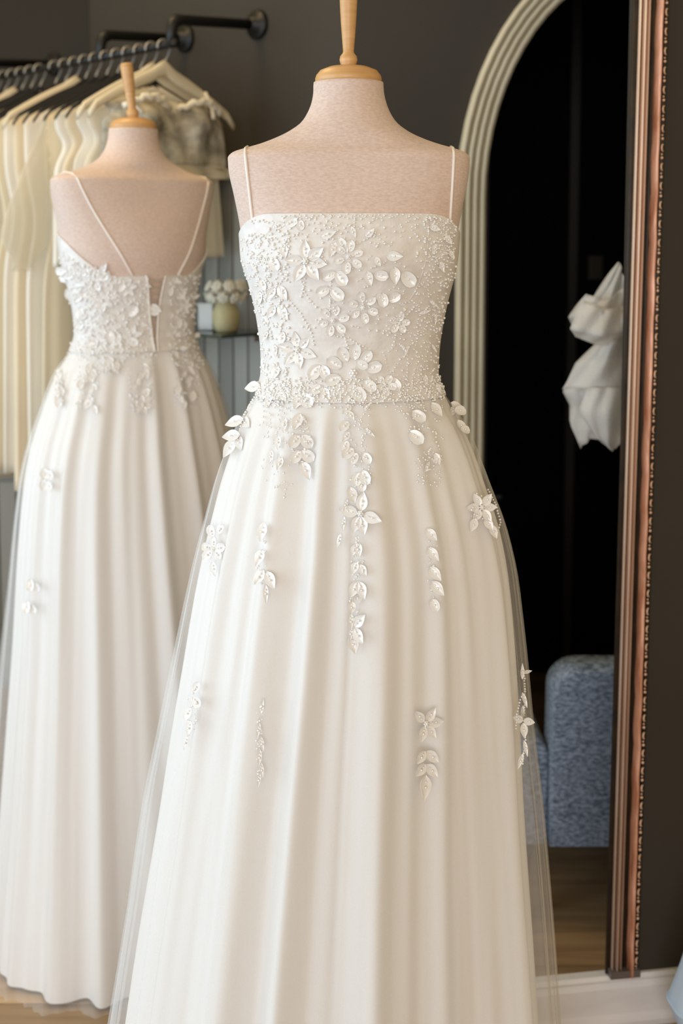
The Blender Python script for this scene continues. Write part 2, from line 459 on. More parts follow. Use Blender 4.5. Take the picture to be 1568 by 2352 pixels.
# ------------------------------------------------------------------ the gown
SAT = [(895,598,1008),(920,580,1028),(960,560,1050),(1000,542,1070),(1050,525,1090),(1100,509,1106),(1200,484,1138),(1300,461,1158),(1400,443,1169),(1500,427,1177),(1650,402,1186),(1850,372,1196),(2100,330,1214),(2352,292,1232),(2746,232,1262)]
TUL = [(895,597,1009),(920,577,1033),(960,556,1056),(1000,537,1077),(1050,517,1096),(1100,500,1114),(1200,474,1151),(1300,449,1175),(1400,428,1188),(1500,408,1199),(1650,377,1213),(1850,337,1236),(2100,300,1258),(2352,260,1276),(2746,200,1304)]
def skirt_tab(rows, d0, d1):
    t = []
    for y, xl, xr in rows:
        a, z = to_local(xl, y); b_, _ = to_local(xr, y)
        if y == 2746: z = 0.006
        q = (y-895)/(2746-895)
        t.append((z, (a+b_)/2, (b_-a)/2, lerp(d0, d1, q)))
    t.sort(); return t
TS, TT = skirt_tab(SAT, 0.70, 0.74), skirt_tab(TUL, 0.70, 0.74)
Z_W = zy(898)
rs = random.Random(11)
RIDGE = [(-31, 6, 1.0), (-13.5, 5, 0.95), (7.5, 7, 1.05), (61, 8, 1.1), (-55, 8, .7), (31, 6, 0.45), (-75, 7, .8), (83, 7, .6), (-2.5, 3, .3), (45, 4, .35), (-42, 3.5, .4), (19, 4, .3)]
th_ = 100
while th_ < 258:
    RIDGE.append((th_, rs.uniform(5, 9), rs.uniform(.4, 1.0))); th_ += rs.uniform(13, 22)
def angd(a, b):
    d = (a-b) % 360
    return d-360 if d > 180 else d
def folds(deg, q, seed=0):
    s = 0
    for (c, w, a) in RIDGE:
        d = angd(deg, c + (0 if not seed else 3.1*sin(c*1.7)) + 2.0*q*sin(c))
        if abs(d) < 4*w:
            s += a*math.exp(-(d/w)**2)
    return s
def skirt_pt(th, z, tulle, off=0.0):
    tab = TT if tulle else TS
    cx, hw, dr = sample(tab, z)
    q = 1-(z/Z_W); deg = math.degrees(th)
    sat = 0.0
    A = 0.006+0.054*q**0.75
    fo = folds(deg, q) - 0.42
    edge = abs(sin(th))**6      # keep the silhouette where it is
    d = A*fo*(1-0.75*edge) + 0.0022*min(1, q*6)*sin(deg*0.62+3*q)
    if tulle:
        d = d*0.72 + 0.0035 + (0.0016+0.0085*q)*(abs(sin(radians(deg)*15+2*sin(q*2.2)+2.2*sin(radians(deg)*3+1)))**5)*(0.55+0.45*sin(radians(deg)*7+.6)) + 0.0022*q*sin(deg*1.45+4*q)
    a = hw+d+off; b_ = hw*dr+d+off
    p = Vector((cx+a*sin(th), -b_*cos(th), z))
    if q < 0.035:
        p = torso_pt(th, z, 0.0018).lerp(p, sstep(0, 0.035, q)**0.7)
    return p
def neck_z(th):
    d = abs(math.degrees(th))
    zf, zs_, zb = zy(493), zy(546), 1.405
    if d < 90: return lerp(zf, zs_, sstep(38, 98, d))
    return lerp(lerp(zf, zs_, sstep(38, 98, d)), zb, sstep(85, 150, d))
NB = 160
def bodice_pt(th, s, off=0.0035):
    z = lerp(neck_z(th), Z_W-0.004, s)
    return torso_pt(th, z, off + 0.0015*sstep(0.8, 1, s))
def build_bodice():
    b = MB(); rings = []
    for i in range(41):
        s = i/40
        gap = radians(lerp(7.5, 0.8, s**0.8))
        rings.append([bodice_pt(lerp(-pi+gap, pi-gap, k/NB), s) for k in range(NB+1)])
    b.rings(rings, False)
    # inner lining thickness at the neckline
    lip = [[bodice_pt(lerp(-pi+.131, pi-.131, k/NB), 0, 0.0035) for k in range(NB+1)], [bodice_pt(lerp(-pi+.131, pi-.131, k/NB), 0, 0.0004)+Vector((0, 0, 0.0006)) for k in range(NB+1)]]
    b.rings(lip[::-1], False)
    return b
NS = 420
def build_skirt(tulle, hem=None):
    b = MB(); rings = []
    n = 56
    for i in range(n+1):
        q = i/n
        rings.append([skirt_pt(2*pi*k/NS, lerp(Z_W, 0.008 if not tulle else 0.004, q), tulle) for k in range(NS)])
    b.rings(rings, True)
    return b
bod_b, sat_b, tul_b = build_bodice(), build_skirt(False), build_skirt(True)
OUT_V = list(bod_b.v); OUT_F = list(bod_b.f)
nO = len(OUT_V); OUT_V += tul_b.v; OUT_F += [tuple(i+nO for i in q) for q in tul_b.f]
BV_G = BVHTree.FromPolygons(OUT_V, OUT_F)

# petals, leaves
def petal_mesh(name, pointed, fat):
    n = 7; rows = []
    for i in range(n+1):
        t = i/n
        if pointed: w = fat*sin(pi*min(1, t**0.85))**0.85*(1-0.25*t)
        else: w = fat*sqrt(max(0, 1-((t-0.56)/0.56)**2 if t < .56 else 1-((t-0.56)/0.44)**2))
        w = max(w, 0.012)
        lift = 0.05*t+0.05*t*t
        rows.append([Vector((w*u, t, lift+0.20*w*abs(u)**1.6 - (0.05 if abs(u) < .1 else 0))) for u in (-1, -0.55, 0, 0.55, 1)])
    b = MB(); b.rings(rows, False)
    # thickness underneath
    b2 = [[p - Vector((0, 0, 0.022)) for p in r] for r in rows]
    b.rings([list(reversed(r)) for r in b2], False)
    for side in (0, 4):
        b.rings([[r[side] for r in rows], [r[side] for r in b2]], False)
    me = bpy.data.meshes.new(name); me.from_pydata([tuple(p) for p in b.v], [], b.f); me.update()
    me.polygons.foreach_set('use_smooth', [True]*len(me.polygons)); me.materials.append(M_petal)
    return me
PET = {'p': petal_mesh('petal_pointed', True, 0.33), 'r': petal_mesh('petal_round', False, 0.36), 'l': petal_mesh('leaf_blade', True, 0.29), 'n': petal_mesh('leaf_narrow', True, 0.17)}
bm_ = bmesh.new(); bmesh.ops.create_icosphere(bm_, subdivisions=1, radius=1.0)
ICO_V = [v.co.copy() for v in bm_.verts]; ICO_F = [tuple(v.index for v in f.verts) for f in bm_.faces]; bm_.free()

class Gown:
    def __init__(s, M, label, group=None):
        s.M = M; s.Mi = M.inverted(); s.root = empty('bridal_gown', M)
        s.beads = MB(); s.rng = random.Random(3)
        tag(s.root, label, 'wedding dress')
        s.root_M = M
    def hit(s, x, y, miss=True):
        o = s.Mi @ CAM; d = (s.Mi.to_3x3() @ ray(x, y)).normalized()
        h, n, i, dist = BV_G.ray_cast(o, d)
        if h is None:
            if not miss: return None
            ax = s.M.translation
            p = s.Mi @ P(x, y, ax.y-0.01)
            n = (-d)
            return p, n.normalized(), (p-o).length
        if n.dot(d) > 0: n = -n
        n = (n*0.6 - d*0.4).normalized()
        return h, n, dist
    def mframe(s, x, y, ang, L, lift=0.0):
        p, n, dist = s.hit(x, y)
        a = radians(ang); p2, _, _ = s.hit(x+3*cos(a), y-3*sin(a))
        t = p2-p; t = t-n*t.dot(n)
        if t.length < 1e-7: t = n.orthogonal()
        t.normalize(); side = t.cross(n)
        k = L/FPX*dist
        return frame(p+n*0.0012, side*k, t*k, n*k), p, n, dist
    def leaf(s, x, y, L, ang, kind='l', parent=None, name='leaf', bead=True):
        M, p, n, dist = s.mframe(x, y, ang, L)
        if parent is None:
            o = link_mesh(name, PET[kind], s.root, M)
        else:
            o = link_mesh(name, PET[kind], parent[0], parent[1].inverted() @ M)
        if bead:
            s.put(M @ Vector((0, 0.5, 0.10)), 0.0018)
            s.put(M @ Vector((0, 0.28, 0.06)), 0.0013)
        return o
    def put(s, p, r):
        s.beads.add([v*r + p for v in ICO_V], ICO_F)
    def bead(s, x, y, rpx=3.0):
        h = s.hit(x, y, False)
        if h is None: return
        p, n, dist = h; r = rpx/FPX*dist
        s.put(p+n*r*0.6, r)
    def line(s, pts, step=7.5, rpx=2.6, jit=0.6):
        for (x0, y0), (x1, y1) in zip(pts, pts[1:]):
            L = math.hypot(x1-x0, y1-y0); k = max(1, int(L/step))
            for i in range(k):
                t = i/k; s.bead(lerp(x0, x1, t)+s.rng.uniform(-jit, jit), lerp(y0, y1, t)+s.rng.uniform(-jit, jit), rpx*s.rng.uniform(.8, 1.2))
    def scatter(s, x0, y0, x1, y1, n, r0=1.6, r1=3.6, test=None):
        for _ in range(n):
            x, y = s.rng.uniform(x0, x1), s.rng.uniform(y0, y1)
            if test and not test(x, y): continue
            s.bead(x, y, s.rng.uniform(r0, r1))
    def flower(s, x, y, R, n=6, rot=0, kind='p', angles=None, inner=0.13):
        M, p, nn, dist = s.mframe(x, y, 90, R)
        cb = MB()
        for k in range(6):
            a = 2*pi*k/6; rr = 0.11
            cb.add([v*0.07+Vector((rr*cos(a), rr*sin(a), 0.08)) for v in ICO_V], ICO_F)
        cb.add([v*0.085+Vector((0, 0, 0.13)) for v in ICO_V], ICO_F)
        fl = cb.build('flower', M_bead, s.root, local=M)
        angs = angles or [rot+360*k/n for k in range(n)]
        for i, a in enumerate(angs):
            L = R*(1.1-inner)*s.rng.uniform(.85, 1.04); rad = radians(a)
            s.leaf(x+R*inner*cos(rad), y-R*inner*sin(rad), L, a, kind, (fl, M), 'petal')
        return fl
    def finish(s):
        bod_o = link_mesh('bodice', BOD, s.root)
        link_mesh('satin_skirt', SATM, s.root)
        link_mesh('tulle_overlay', TULM, s.root)
        tag(s.beads.build('beadwork', M_bead, s.root), kind='stuff')
        for side in (-1, 1):
            # shoulder strap from the front neckline over the shoulder to the back
            fx, fz = (-0.133 if side < 0 else 0.141), zy(517)
            tx, tz = (-0.1445 if side < 0 else 0.1465), zy(346)
            pts = []
            for k in range(13):
                t = k/12; x = lerp(fx, tx, t); z = lerp(fz, tz, t)
                h, n, _, _ = BV_T.ray_cast(Vector((x, -1, z)), Vector((0, 1, 0)))
                if h: pts.append(h+Vector((0, -0.0016, 0.0006)))
            h, n, _, _ = BV_T.ray_cast(Vector((tx, 0, 3)), Vector((0, 0, -1)))
            pts.append(h+Vector((0, 0, 0.0016)))
            bx, bz = side*0.047, 1.40
            for k in range(17):
                t = k/16; x = lerp(tx, bx, t**1.25); z = lerp(tz, bz, t)
                h, n, _, _ = BV_T.ray_cast(Vector((x, 1, z)), Vector((0, -1, 0)))
                if h: pts.append(h+Vector((0, 0.0016, 0.0006)))
            b = MB(); b.tube(pts, 0.0021, 8); b.build('shoulder_strap', M_strap, s.root)
BOD = SATM = TULM = None
def as_mesh(b, name, m):
    me = bpy.data.meshes.new(name); me.from_pydata([tuple(v) for v in b.v], [], b.f); me.update()
    me.polygons.foreach_set('use_smooth', [True]*len(me.polygons)); me.materials.append(m); return me
BOD, SATM, TULM = as_mesh(bod_b, 'bodice', M_bodice), as_mesh(sat_b, 'satin_skirt', M_satin), as_mesh(tul_b, 'tulle_overlay', M_tulle)

MF = T(AXF, YF, 0)
make_form(MF, 'beige linen dress form facing out, wearing the beaded gown with its front showing')
g = Gown(MF, 'ivory strappy wedding gown with beaded floral bodice and tulle skirt, front showing')
R_ = g.rng
# --- bodice flowers and leaves
g.flower(702, 600, 50, angles=[92, 38, -8, -55, -118, 176], kind='p')
g.flower(800, 590, 36, 6, 20, 'r', inner=.3)
g.leaf(771, 625, 34, 205, 'r'); g.leaf(772, 622, 40, -55, 'r')
g.leaf(757, 662, 34, 200, 'r'); g.leaf(760, 660, 40, -45, 'r')
g.flower(765, 736, 35, 6, 15, 'r', inner=.32)
g.flower(833, 706, 35, 6, 40, 'r', inner=.32)
for x, y, L, a, k in [(885,588,40,-2,'p'),(905,612,42,-88,'p'),(858,630,34,-8,'r'),(922,625,44,-48,'r'),(842,622,36,-75,'p'),(878,672,34,-88,'r'),(890,690,32,28,'r'),(838,545,30,45,'p'),(805,520,30,-70,'l'),
                      (775,545,44,-58,'l'),(770,555,40,250,'l'),(735,545,40,20,'l'),(880,690,24,140,'r'),(860,590,26,-60,'p')]:
    g.leaf(x, y, L, a, k)
g.flower(684, 803, 43, angles=[100, 48, -22, -82, -130, 165], kind='p')
g.flower(811, 857, 62, angles=[118, 86, 52, 16, -38, 152, 198, -82, -130], kind='r', inner=.48)
g.leaf(734, 838, 40, 235, 'r'); g.leaf(738, 838, 44, -65, 'p'); g.leaf(742, 888, 38, 205, 'p'); g.leaf(742, 890, 36, -70, 'p'); g.leaf(775, 880, 38, -110, 'p')
g.leaf(690, 905, 38, -110, 'p'); g.leaf(690, 905, 42, -48, 'r'); g.leaf(812, 888, 42, -55, 'r'); g.leaf(818, 830, 30, -30, 'r')
g.flower(916, 742, 26, 5, 10, 'r')
g.flower(884, 885, 26, 5, 60, 'r'); g.leaf(898, 868, 34, -60, 'r'); g.leaf(920, 790, 26, -60, 'n'); g.leaf(935, 795, 26, -110, 'n')
# left side cluster
for x, y, L, a, k in [(600,640,28,-70,'r'),(632,660,34,-120,'p'),(640,655,40,-60,'p'),(596,668,30,-80,'p'),(632,702,34,-115,'p'),(640,700,42,-58,'p'),(585,560,34,-20,'p'),(610,545,34,30,'l'),(625,590,36,-70,'r'),(650,560,34,-80,'p'),
                      (578,600,24,-60,'l'),(655,520,34,35,'r'),(690,505,26,-90,'r'),(625,520,34,10,'l'),(600,600,30,-30,'l'),(650,760,34,-95,'p'),(630,790,30,-80,'l'),(615,760,28,-110,'l'),(640,840,34,-110,'p'),(628,830,36,-70,'p'),
                      (612,870,30,-100,'l'),(640,880,30,-60,'p'),(605,820,28,-85,'l'),(620,905,34,-100,'l'),(655,900,30,-80,'l')]:
    g.leaf(x, y, L, a, k)
# right side cluster
for x, y, L, a, k in [(985,520,28,-20,'l'),(1005,515,28,200,'l'),(1020,540,28,-60,'l'),(1000,560,26,-110,'l'),(1030,575,24,-70,'l'),(1010,600,26,-80,'l'),(985,690,26,-40,'n'),(1000,720,26,-100,'n'),(960,720,30,20,'n'),(930,700,28,160,'n'),(990,790,24,-70,'n'),(975,860,26,-90,'l'),(1000,880,26,-70,'l'),(945,880,26,-120,'l')]:
    g.leaf(x, y, L, a, k)
# --- beads on the bodice
g.scatter(556, 520, 665, 900, 560, 1.7, 4.0, lambda x, y: y > 545-(x-556)*.35)
g.scatter(950, 498, 1046, 660, 560, 1.7, 3.9, lambda x, y: R_.random() < (x-945)/70 and R_.random() < (680-y)/90)
g.scatter(920, 640, 1030, 900, 470, 1.7, 3.7, lambda x, y: R_.random() < (x-915)/90)
g.scatter(585, 905, 1022, 938, 150, 1.6, 3.4)
g.scatter(590, 868, 1018, 922, 560, 1.7, 4.0)
g.scatter(900, 690, 1020, 920, 140, 1.7, 3.6)
g.scatter(650, 496, 960, 560, 130, 1.6, 3.4)
g.scatter(690, 560, 930, 760, 110, 1.6, 3.2)
for k in range(90): g.bead(lerp(575, 1040, k/89)+R_.uniform(-3, 3), (495 if 640 < lerp(575, 1040, k/89) < 1000 else 508)+R_.uniform(-3, 6), R_.uniform(1.4, 3))
for pts in [[(664,690),(690,720),(715,765),(722,800)],[(690,640),(700,670),(715,700)],[(760,770),(800,776),(840,800),(862,818)],[(790,770),(800,800),(806,820)],[(880,810),(890,850),(905,860)],[(936,800),(934,880)],[(950,850),(955,900)],
            [(645,850),(668,890)],[(700,640),(690,690)],[(760,640),(757,720)],[(918,740),(950,705),(975,690)],[(918,740),(940,715),(968,700)],[(916,742),(880,765),(870,772)],[(916,742),(885,775)],[(916,745),(950,770),(975,760)],
            [(916,745),(900,800),(885,815)],[(820,560),(860,540),(900,570)],[(640,570),(665,545),(700,535)],[(830,640),(810,650)],[(852,655),(830,662)],[(905,660),(925,665)],[(565,700),(600,690),(640,660)]]:
    g.line(pts)
# --- skirt trails
for x, y, L, a, k in [(690,950,42,-112,'p'),(694,955,22,-60,'n'),(688,1000,36,-130,'r'),(692,1000,38,-50,'r'),(690,1035,34,-125,'r'),(692,1035,38,-40,'r'),(694,1060,46,-68,'p'),
                      (806,930,30,-135,'p'),(800,945,26,-60,'p'),(800,968,30,-130,'r'),(802,992,28,-125,'p'),(798,1012,30,-115,'r'),(812,1030,34,-140,'r'),(835,945,26,50,'n'),(838,985,30,-40,'n'),(835,1040,30,-60,'r'),(820,1040,30,-120,'r'),
                      (826,1085,34,-110,'r'),(832,1080,36,-70,'r'),(830,1100,30,-85,'r'),(803,1118,40,-75,'p'),(797,1146,30,-105,'n'),(790,1185,34,-95,'n'),(783,1225,34,-100,'n'),
                      (822,1230,30,-100,'n'),(820,1245,34,-80,'p'),(818,1250,28,-110,'p'),(820,1290,30,-110,'p'),(826,1296,30,-60,'p'),(822,1335,40,-115,'p'),(824,1335,42,-72,'p'),(808,1385,34,40,'p'),(808,1380,30,-95,'p'),
                      (812,1440,40,48,'p'),(813,1442,40,-58,'p'),(806,1408,38,-92,'n'),(806,1440,30,-95,'n'),(806,1458,42,-78,'p'),
                      (978,1215,36,-48,'p'),(982,1258,38,-52,'p'),(986,1302,40,-52,'p'),(990,1335,42,-50,'p'),(992,1375,30,-70,'r'),
                      (608,1200,44,-100,'p'),(604,1262,40,-110,'p'),(606,1308,40,-118,'p'),(612,1312,44,-65,'p'),(610,1342,42,-88,'n'),
                      (945,945,38,-40,'r'),(940,990,42,-45,'r'),(990,925,40,-55,'p'),(655,960,36,-100,'l'),(640,1000,34,-95,'l'),(648,1050,32,-110,'l'),(625,1035,30,-100,'l'),
                      (990,1055,26,-40,'n'),(985,1060,30,-110,'n'),(998,1040,30,-70,'l')]:
    g.leaf(x, y, L, a, k)
g.flower(828, 1180, 46, angles=[82, 168, -112, -80, -20], kind='p')
g.flower(491, 1262, 30, 5, 15, 'r'); g.leaf(490, 1235, 30, 100, 'r'); g.leaf(488, 1290, 34, -80, 'p'); g.leaf(500, 1225, 26, 60, 'r')
g.flower(1105, 1166, 36, 6, 0, 'p'); g.leaf(1112, 1190, 34, -60, 'p'); g.leaf(1125, 1205, 34, -70, 'p'); g.leaf(1092, 1190, 34, -110, 'p')
g.flower(976, 1662, 40, angles=[62, 10, -60, -105, 128], kind='p')
for x, y, L, a, k in [(976,1725,34,-120,'p'),(978,1725,38,-48,'p'),(977,1755,36,-125,'p'),(978,1755,38,-55,'p'),(977,1780,50,-98,'p'),
                      (598,1640,34,80,'n'),(596,1660,32,-100,'n'),(598,1690,34,-80,'n'),(596,1720,36,-95,'n'),(598,1750,34,-85,'n'),(596,1775,30,-100,'n'),
                      (443,1600,30,-60,'r'),(440,1625,30,-110,'r'),(438,1655,32,-95,'p'),(446,1590,26,70,'r'),(432,1690,30,-100,'n')]:
    g.leaf(x, y, L, a, k)
# dangling sprig over the tulle at the left hip, and sprigs at the right edge
for x, y, L, a in [(598,885,44,215),(578,922,46,205),(560,962,48,218),(556,962,44,-62),(552,998,46,200),(545,1000,40,-80),(540,1010,48,242)]:
    g.leaf(x, y, L, a, 'p')
g.line([(598,890),(575,930),(556,965),(548,1000),(538,1020)], 6.5, 3)
for x, y, L, a, k in [(1034,925,34,-40,'r'),(1042,945,34,-20,'r'),(1050,965,30,-60,'r'),(1056,985,28,-40,'r'),(1040,935,30,-80,'l'),
                      (1198,1560,34,90,'n'),(1198,1590,34,-80,'n'),(1200,1620,32,-95,'n'),(1200,1655,28,160,'p'),(1200,1655,28,20,'p'),(1200,1660,32,-90,'p'),(1202,1700,34,-85,'n'),(1200,1730,34,-110,'n'),(1200,1545,26,70,'n')]:
    g.leaf(x, y, L, a, k)
g.line([(1203,1540),(1204,1600),(1202,1650),(1205,1700),(1198,1760)], 6, 2.6)
g.line([(1196,1600),(1186,1640),(1184,1680)], 6, 2.2)
g.line([(1120,1125),(1138,1160),(1148,1200),(1140,1230)], 6, 2.8)
for x, y, w, h, n in [(632,960,40,60,60),(640,1060,40,90,60),(820,960,30,70,70),(828,1080,26,60,90),(822,1300,16,40,40),(823,1262,10,30,16),(960,970,28,60,50),(985,1075,36,50,80),(940,930,40,24,40),(1104,1165,26,36,40),(690,1010,24,60,40),(812,1410,12,50,30),(596,1700,8,90,50),(1000,960,10,60,24),(1010,1010,10,30,10),(441,1640,14,60,24),(600,1290,14,70,20),(992,1300,16,80,24)]:
    g.scatter(x-w, y-h, x+w, y+h, n, 1.5, 3.4, lambda X, Y, x=x, y=y, w=w, h=h: ((X-x)/w)**2+((Y-y)/h)**2 < 1)
b = MB(); b.tube([g.hit(x, y)[0]+g.hit(x, y)[1]*0.0004 for x, y in [(984,505),(984,540),(981,575),(975,610),(964,645),(948,678),(935,695)]], 0.0008, 6); b.build('seam', M_bodice, g.root)
g.finish()

# --- second form and gown, back turned
YB2 = 2.42
XB2 = P(310, 560, YB2).x
MB2 = T(XB2, YB2, 0) @ Matrix.Rotation(pi+radians(35), 4, 'Z')
make_form(MB2, 'beige linen dress form with its back turned, beside the rack of gowns', tilt=radians(7))
g2 = Gown(MB2, 'ivory wedding gown seen from its laced back, beaded bodice and tulle skirt')
r2 = g2.rng
for k in range(46):
    x, y = r2.uniform(155, 345), r2.uniform(625, 800)
    if x < 180 and y > 690: x += 25
    g2.leaf(x, y, r2.uniform(18, 32), r2.uniform(0, 360), r2.choice('prl'))
for k in range(22):
    g2.leaf(r2.uniform(392, 455), r2.uniform(640, 810), r2.uniform(16, 26), r2.uniform(0, 360), r2.choice('prl'))
for x, y, R in [(235,690,26),(190,740,24),(290,660,24),(225,790,26),(300,770,24),(420,700,22),(328,930,26)]:
    g2.flower(x, y, R, 6, r2.uniform(0, 60), 'p')
for cx, y0, y1, w in [(200,835,950,28),(325,835,945,30),(430,830,940,30),(135,850,930,8),(255,820,860,30)]:
    for k in range(9):
        g2.leaf(cx+r2.uniform(-w, w)*.6, lerp(y0, y1-20, k/8), r2.uniform(18, 28), r2.uniform(-130, -50), r2.choice('prl'))
    g2.scatter(cx-w, y0, cx+w, y1, 40, 1.5, 3)
for x, y in [(102,1075),(100,1100),(70,1330),(62,1380)]:
    g2.leaf(x, y, 26, -90, 'r'); g2.leaf(x+6, y+8, 24, -60, 'r')
g2.scatter(125, 610, 360, 830, 700, 1.5, 3.4)
g2.scatter(118, 560, 225, 680, 260, 1.5, 3.4, lambda x, y: y > 562+(x-118)*.62)
for k in range(16):
    x = r2.uniform(150, 220); g2.leaf(x, 580+(x-118)*.62+r2.uniform(0, 40), r2.uniform(18, 28), r2.uniform(0, 360), r2.choice('prl'))
g2.scatter(390, 630, 470, 840, 320, 1.5, 3.4)
g2.finish()
# lacing over the opening at the back
for k in range(11):
    s = 0.03+0.085*k
    for sg in (-1, 1):
        b = MB(); pts = []
        for q in range(5):
            t = q/4; gap = radians(lerp(7.5, 0.8, s**0.8)+0.8)*(2*t-1)*sg
            th = pi+gap
            th = th-2*pi if th > pi else th
            ss = s+0.075*t
            pts.append(bodice_pt(th, ss, 0.005))
        b.tube(pts, 0.0011, 6); b.build('lacing_cord', M_cord, g2.root)
for sg in (-1, 1):
    b = MB(); b.tube([bodice_pt(sg*(pi-radians(lerp(7.5, 0.8, s**0.8)+0.5)), s, 0.005) for s in [k/20 for k in range(21)]], 0.0022, 8)
    b.build('placket_edge', M_strap, g2.root)

# ------------------------------------------------------------------ pipe rail, hangers, hanging gowns
RA_ = Vector((-0.39, 2.75)); RDIR = Vector((-0.7071, 0.7071)); RPERP = Vector((0.7071, 0.7071))
z_rail = P(400, 100, 2.75).z
z_arm = P(388, 42, 2.75).z
rack = empty('pipe_rail', T(RA_.x, RA_.y, 0))
def rk(s, p, z): q = RDIR*s + RPERP*p; return Vector((q.x, q.y, z))
b = MB(); b.tube([rk(-0.02, 0, z_rail), rk(0.95, 0, z_rail)], 0.0095, 12); b.build('rail', M_iron, rack)
for s in (0.0, 0.2885, 0.93):
    b = MB(); b.tube([rk(s, 0, z_rail-0.008), rk(s, 0, z_arm-0.03), rk(s, 0.004, z_arm-0.012), rk(s, 0.014, z_arm-0.003), rk(s, 0.03, z_arm), rk(s, 0.264, z_arm+0.018)], [0.013, 0.0125, 0.015, 0.016, 0.0125, 0.0125], 12)
    b.build('arm', M_iron, rack)
    b = MB(); c = rk(s, 0.256, z_arm+0.018)
    ux = Vector((RDIR.x, RDIR.y, 0)); nx = Vector((RPERP.x, RPERP.y, 0))
    rings = []
    for d, r in ((0.008, 0.036), (0.0, 0.036), (-0.004, 0.033), (-0.005, 0.019), (-0.022, 0.017), (-0.022, 0.001)):
        rings.append([c + nx*d + (ux*cos(2*pi*k/24)+Vector((0, 0, 1))*sin(2*pi*k/24))*r for k in range(24)])
    b.rings(rings, True, False, True); b.build('flange', M_iron, rack)
tag(rack, 'black iron pipe clothes rail fixed to the taupe wall', 'clothes rail')

def make_hanger(M, kind, label, group):
    root = empty('clothes_hanger', M)
    m = M_cream_wood if kind == 'cream' else M_velvet
    b = MB(); rings = []
    th = 0.007 if kind == 'cream' else 0.0035
    hh = 0.014 if kind == 'cream' else 0.006
    for k in range(25):
        u = -1+2*k/24; x = 0.205*u
        z = -0.062-0.098*abs(u)**1.25 - (0.012 if abs(u) > .95 else 0)
        z += 0.012*math.exp(-(u/0.1)**2)
        h = hh*(1.25-0.5*abs(u))
        rings.append([Vector((x, th*cos(2*pi*q/10), z+h*sin(2*pi*q/10))) for q in range(10)])
    b.rings(rings, True, False, True); b.build('arms', m, root)
    b = MB(); pts = [(0, 0, -0.066), (0, 0, -0.045), (0.005, 0, -0.034), (0.013, 0, -0.022)]
    for k in range(12):
        a = radians(-40+k*(230/11)); pts.append((0.018*cos(a), 0, 0.018*sin(a)-0.006))
    b.tube(pts, 0.0029, 8); b.build('hook', M_steel, root)
    tag(root, label, 'hanger', group)
    return root
def hang_M(s): return Matrix.Translation((RA_.x+RDIR.x*s, RA_.y+RDIR.y*s, z_rail)) @ Matrix.Rotation(radians(45), 4, 'Z')
def gown_body(w0, w1, d0, d1, z0, z1, seed, slope=0.4, pleats=9, neck=0.0, bust=0.0, flat=0.0):
    rg = random.Random(seed); ph = rg.uniform(0, 6); rings = []
    n = 34; m = 96
    for i in range(n+1):
        q = i/n; z = lerp(z0, z1, q)
        w = lerp(w0, w1, q**0.9)*(1-0.13*math.exp(-((q-0.3)/0.1)**2)); d = lerp(d0, d1, q)
        ring = []
        for k in range(m):
            a = 2*pi*k/m
            pl = 1+(0.04+0.24*q)*sin(pleats*a+ph+1.2*sin(2*a))+0.1*q*sin(2.3*pleats*a)
            x = w*cos(a)*(1+0.03*q*sin(5*a+ph)); y = d*sin(a)*pl
            sag = -slope*abs(x)*(1-q)**4
            if neck: sag -= neck*math.exp(-(x/0.07)**2)*(1-q)**8
            if flat and y > 0: y *= flat
            if bust and y < 0: y -= bust*math.exp(-((abs(x)-0.072)/0.045)**2-((z+0.175)/0.045)**2)
            ring.append(Vector((x, y, z+sag)))
        rings.append(ring)
    b = MB(); b.rings(rings, True, False, True)
    return b
def hang_gown(s, z1, mi, seed, label, w0=0.175, w1=0.25, d1=0.035, sleeve=False, group='gowns packed along the pipe rail', m=None):
    root = empty('hanging_gown', hang_M(s))
    b = gown_body(w0, w1, 0.018, d1, -0.088, z1, seed)
    b.build('gown_body', m or GOWNS[mi], root)
    if sleeve:
        for sd in (-1, 1):
            t = MB(); pts = []; rad = []
            for k in range(27):
                q = k/26; pts.append(Vector((sd*((0.155 if sd < 0 else 0.10)+(0.085 if sd < 0 else 0.04)*sin(q*1.5)), 0.006*sin(9*q), -0.16-0.36*q))); rad.append((0.020+0.042*sstep(0, .85, q))*(1-0.62*sstep(.80, .97, q)) + 0.010*sstep(.95, 1, q))
            t.tube(pts, rad, 26, caps=False)
            t.v = [Vector((p.x, 0.30*p.y+0.0015*sin(23*p.x/0.02), p.z)) for p in t.v]; t.build('sleeve', M_sleeve, root)
    tag(root, label, 'gown', group)
    return root
s = 0.03
k = 0
labels_h = 'slim black hanger hooked among many on the pipe rail'
